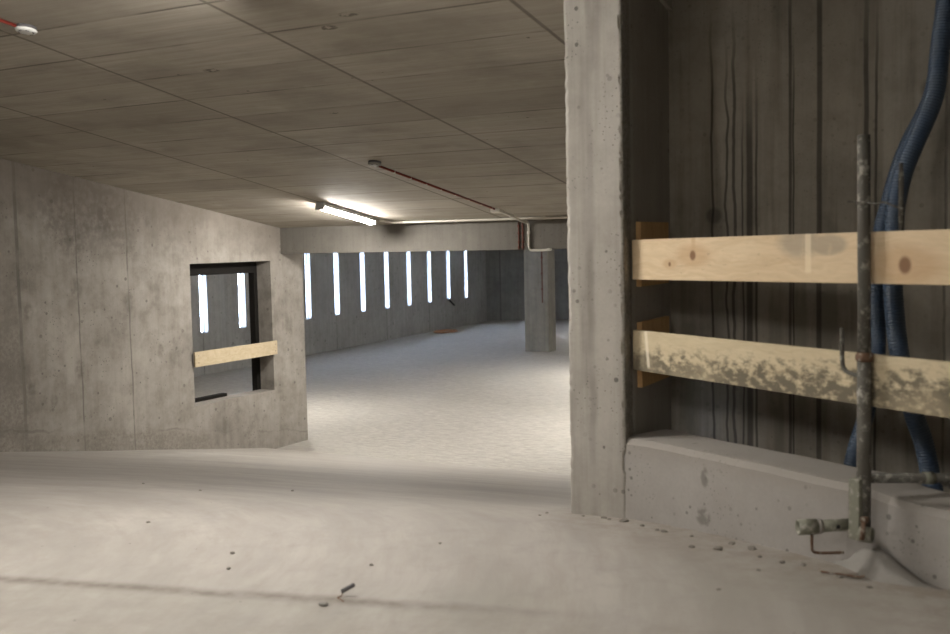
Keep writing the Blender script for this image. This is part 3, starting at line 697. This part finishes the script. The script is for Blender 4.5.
def stone(r, seed):
    bm = bmesh.new(); bmesh.ops.create_icosphere(bm, subdivisions=2, radius=r)
    for v in bm.verts:
        n = noise.noise(v.co*(1.1/r)+V((seed, seed*2, 0))); v.co *= 1+.45*n; v.co.z *= .6
    return bm
protos = [obj('concrete_crumb', stone(.012, k*3.1), m_crumb) for k in range(3)]
first = [True]*3
spots = [(-1.84, 4.83, 1.1), (-1.80, 4.80, .8), (-1.95, 4.83, .7), (-1.72, 4.78, 1.6), (-1.50, 4.62, .8), (-1.46, 4.60, 1.1), (-1.32, 4.56, .7), (-1.26, 4.35, 1.0), (-1.12, 4.48, 1.0), (-1.02, 4.42, 1.3), (-.96, 4.30, .7), (-.86, 4.25, 1.0), (-1.15, 4.36, 1.4), (-1.6, 4.70, .9), (-.62, 4.12, .9), (-.50, 4.03, .8), (-.92, 4.10, .7), (-1.0, 3.8, .6), (-.78, 4.24, 1.1), (-2.16, 4.86, .7)]
for i, (x, y, sc) in enumerate(spots):
    k = i % 3
    if first[k]: o = protos[k]; first[k] = False
    else: o = protos[k].copy(); C.objects.link(o)
    o.location = (x, y, floor_z(x, y)+.003*sc); o.scale = (sc*1.3, sc, sc); o.rotation_euler = (0, 0, i*1.3)
    tag(o, 'small rough concrete crumb on the floor along the pillar and curb foot', 'concrete crumb', 'concrete crumbs along the curb foot')
for i, (x, y, sc) in enumerate([(-3.1, 3.55, .8), (-4.7, 5.1, .9), (-4.35, 5.6, .8), (-3.95, 3.9, .8), (-2.4, 3.6, .7), (-2.3, 4.0, .6), (-2.15, 4.75, .6), (-5.4, 5.3, .8), (-2.95, 3.35, .7)]):
    o = protos[i % 3].copy(); C.objects.link(o); o.location = (x, y, floor_z(x, y)+.004*sc); o.scale = (sc, sc, sc); o.rotation_euler = (0, 0, i*2.1)
    tag(o, 'tiny dark crumb lying alone on the open landing floor', 'concrete crumb', 'loose crumbs on the open floor')
# plug with wire and pale pebble by the groove
zf = floor_z(-2.27, 3.23)
pl = empty('plastic_plug', (-2.27, 3.22, zf)); tag(pl, 'short grey plastic plug leaning over the dusty groove in the floor', 'plug')
obj('body', T1([(-.014, 0, .016), (.010, .010, .030), (.030, .018, .042)], .0085, 14, inner=.005), m_stub, pl, True)
obj('wire', T1(smooth_path([(-.012, 0, .014), (-.006, -.012, .004), (-.014, -.03, .003), (.01, -.045, .003), (.035, -.06, .003)], 5), .0022, 6), m_rust, pl, True)
pb = obj('pale_pebble', stone(.014, 9.4), m_mortar, None, True); pb.location = (-2.285, 3.10, zf+.006); pb.scale = (1.4, 1, .9); tag(pb, 'pale pebble lying beside the grey plug on the floor', 'pebble')

# ------------------------------------------------------------------ world: hazy daylight outside the slits
wd = bpy.data.worlds.new('daylight'); bpy.context.scene.world = wd; wd.use_nodes = True; nt = wd.node_tree
bg = nt.nodes['Background']; bg.inputs[0].default_value = (.70, .81, 1.0, 1); bg.inputs[1].default_value = 26

# ------------------------------------------------------------------ camera
for o in (ps, wt, bpy.data.objects['steel_bar']): o.location += DU*.060 + DN*.055
C_ = bpy.context.scene.cycles; C_.diffuse_bounces = 8; C_.max_bounces = 12
cam = bpy.data.cameras.new('camera'); cam.sensor_width = 36; cam.lens = 40; cam.clip_start = .05; cam.clip_end = 200
cam.dof.use_dof = True; cam.dof.focus_distance = 10.0; cam.dof.aperture_fstop = 2.8
co = bpy.data.objects.new('camera', cam); C.objects.link(co)
p_, y_, r_ = map(math.radians, (4.0, 27.7, 1.2))
fw = V((-math.sin(y_)*math.cos(p_), math.cos(y_)*math.cos(p_), -math.sin(p_))); rt0 = V((math.cos(y_), math.sin(y_), 0)); up0 = rt0.cross(fw)
rt = rt0*math.cos(r_) - up0*math.sin(r_); up = rt.cross(fw)
mat = Matrix((rt, up, -fw)).transposed().to_4x4(); co.matrix_world = mat
bpy.context.scene.camera = co

for o in bpy.data.objects:
    if o.parent is None: o.location.z += LIFT
sc = bpy.context.scene
sc.view_settings.view_transform = 'Standard'; sc.view_settings.look = 'None'; sc.view_settings.gamma = 1; sc.view_settings.use_curve_mapping = False
sc.view_settings.exposure = 1.35
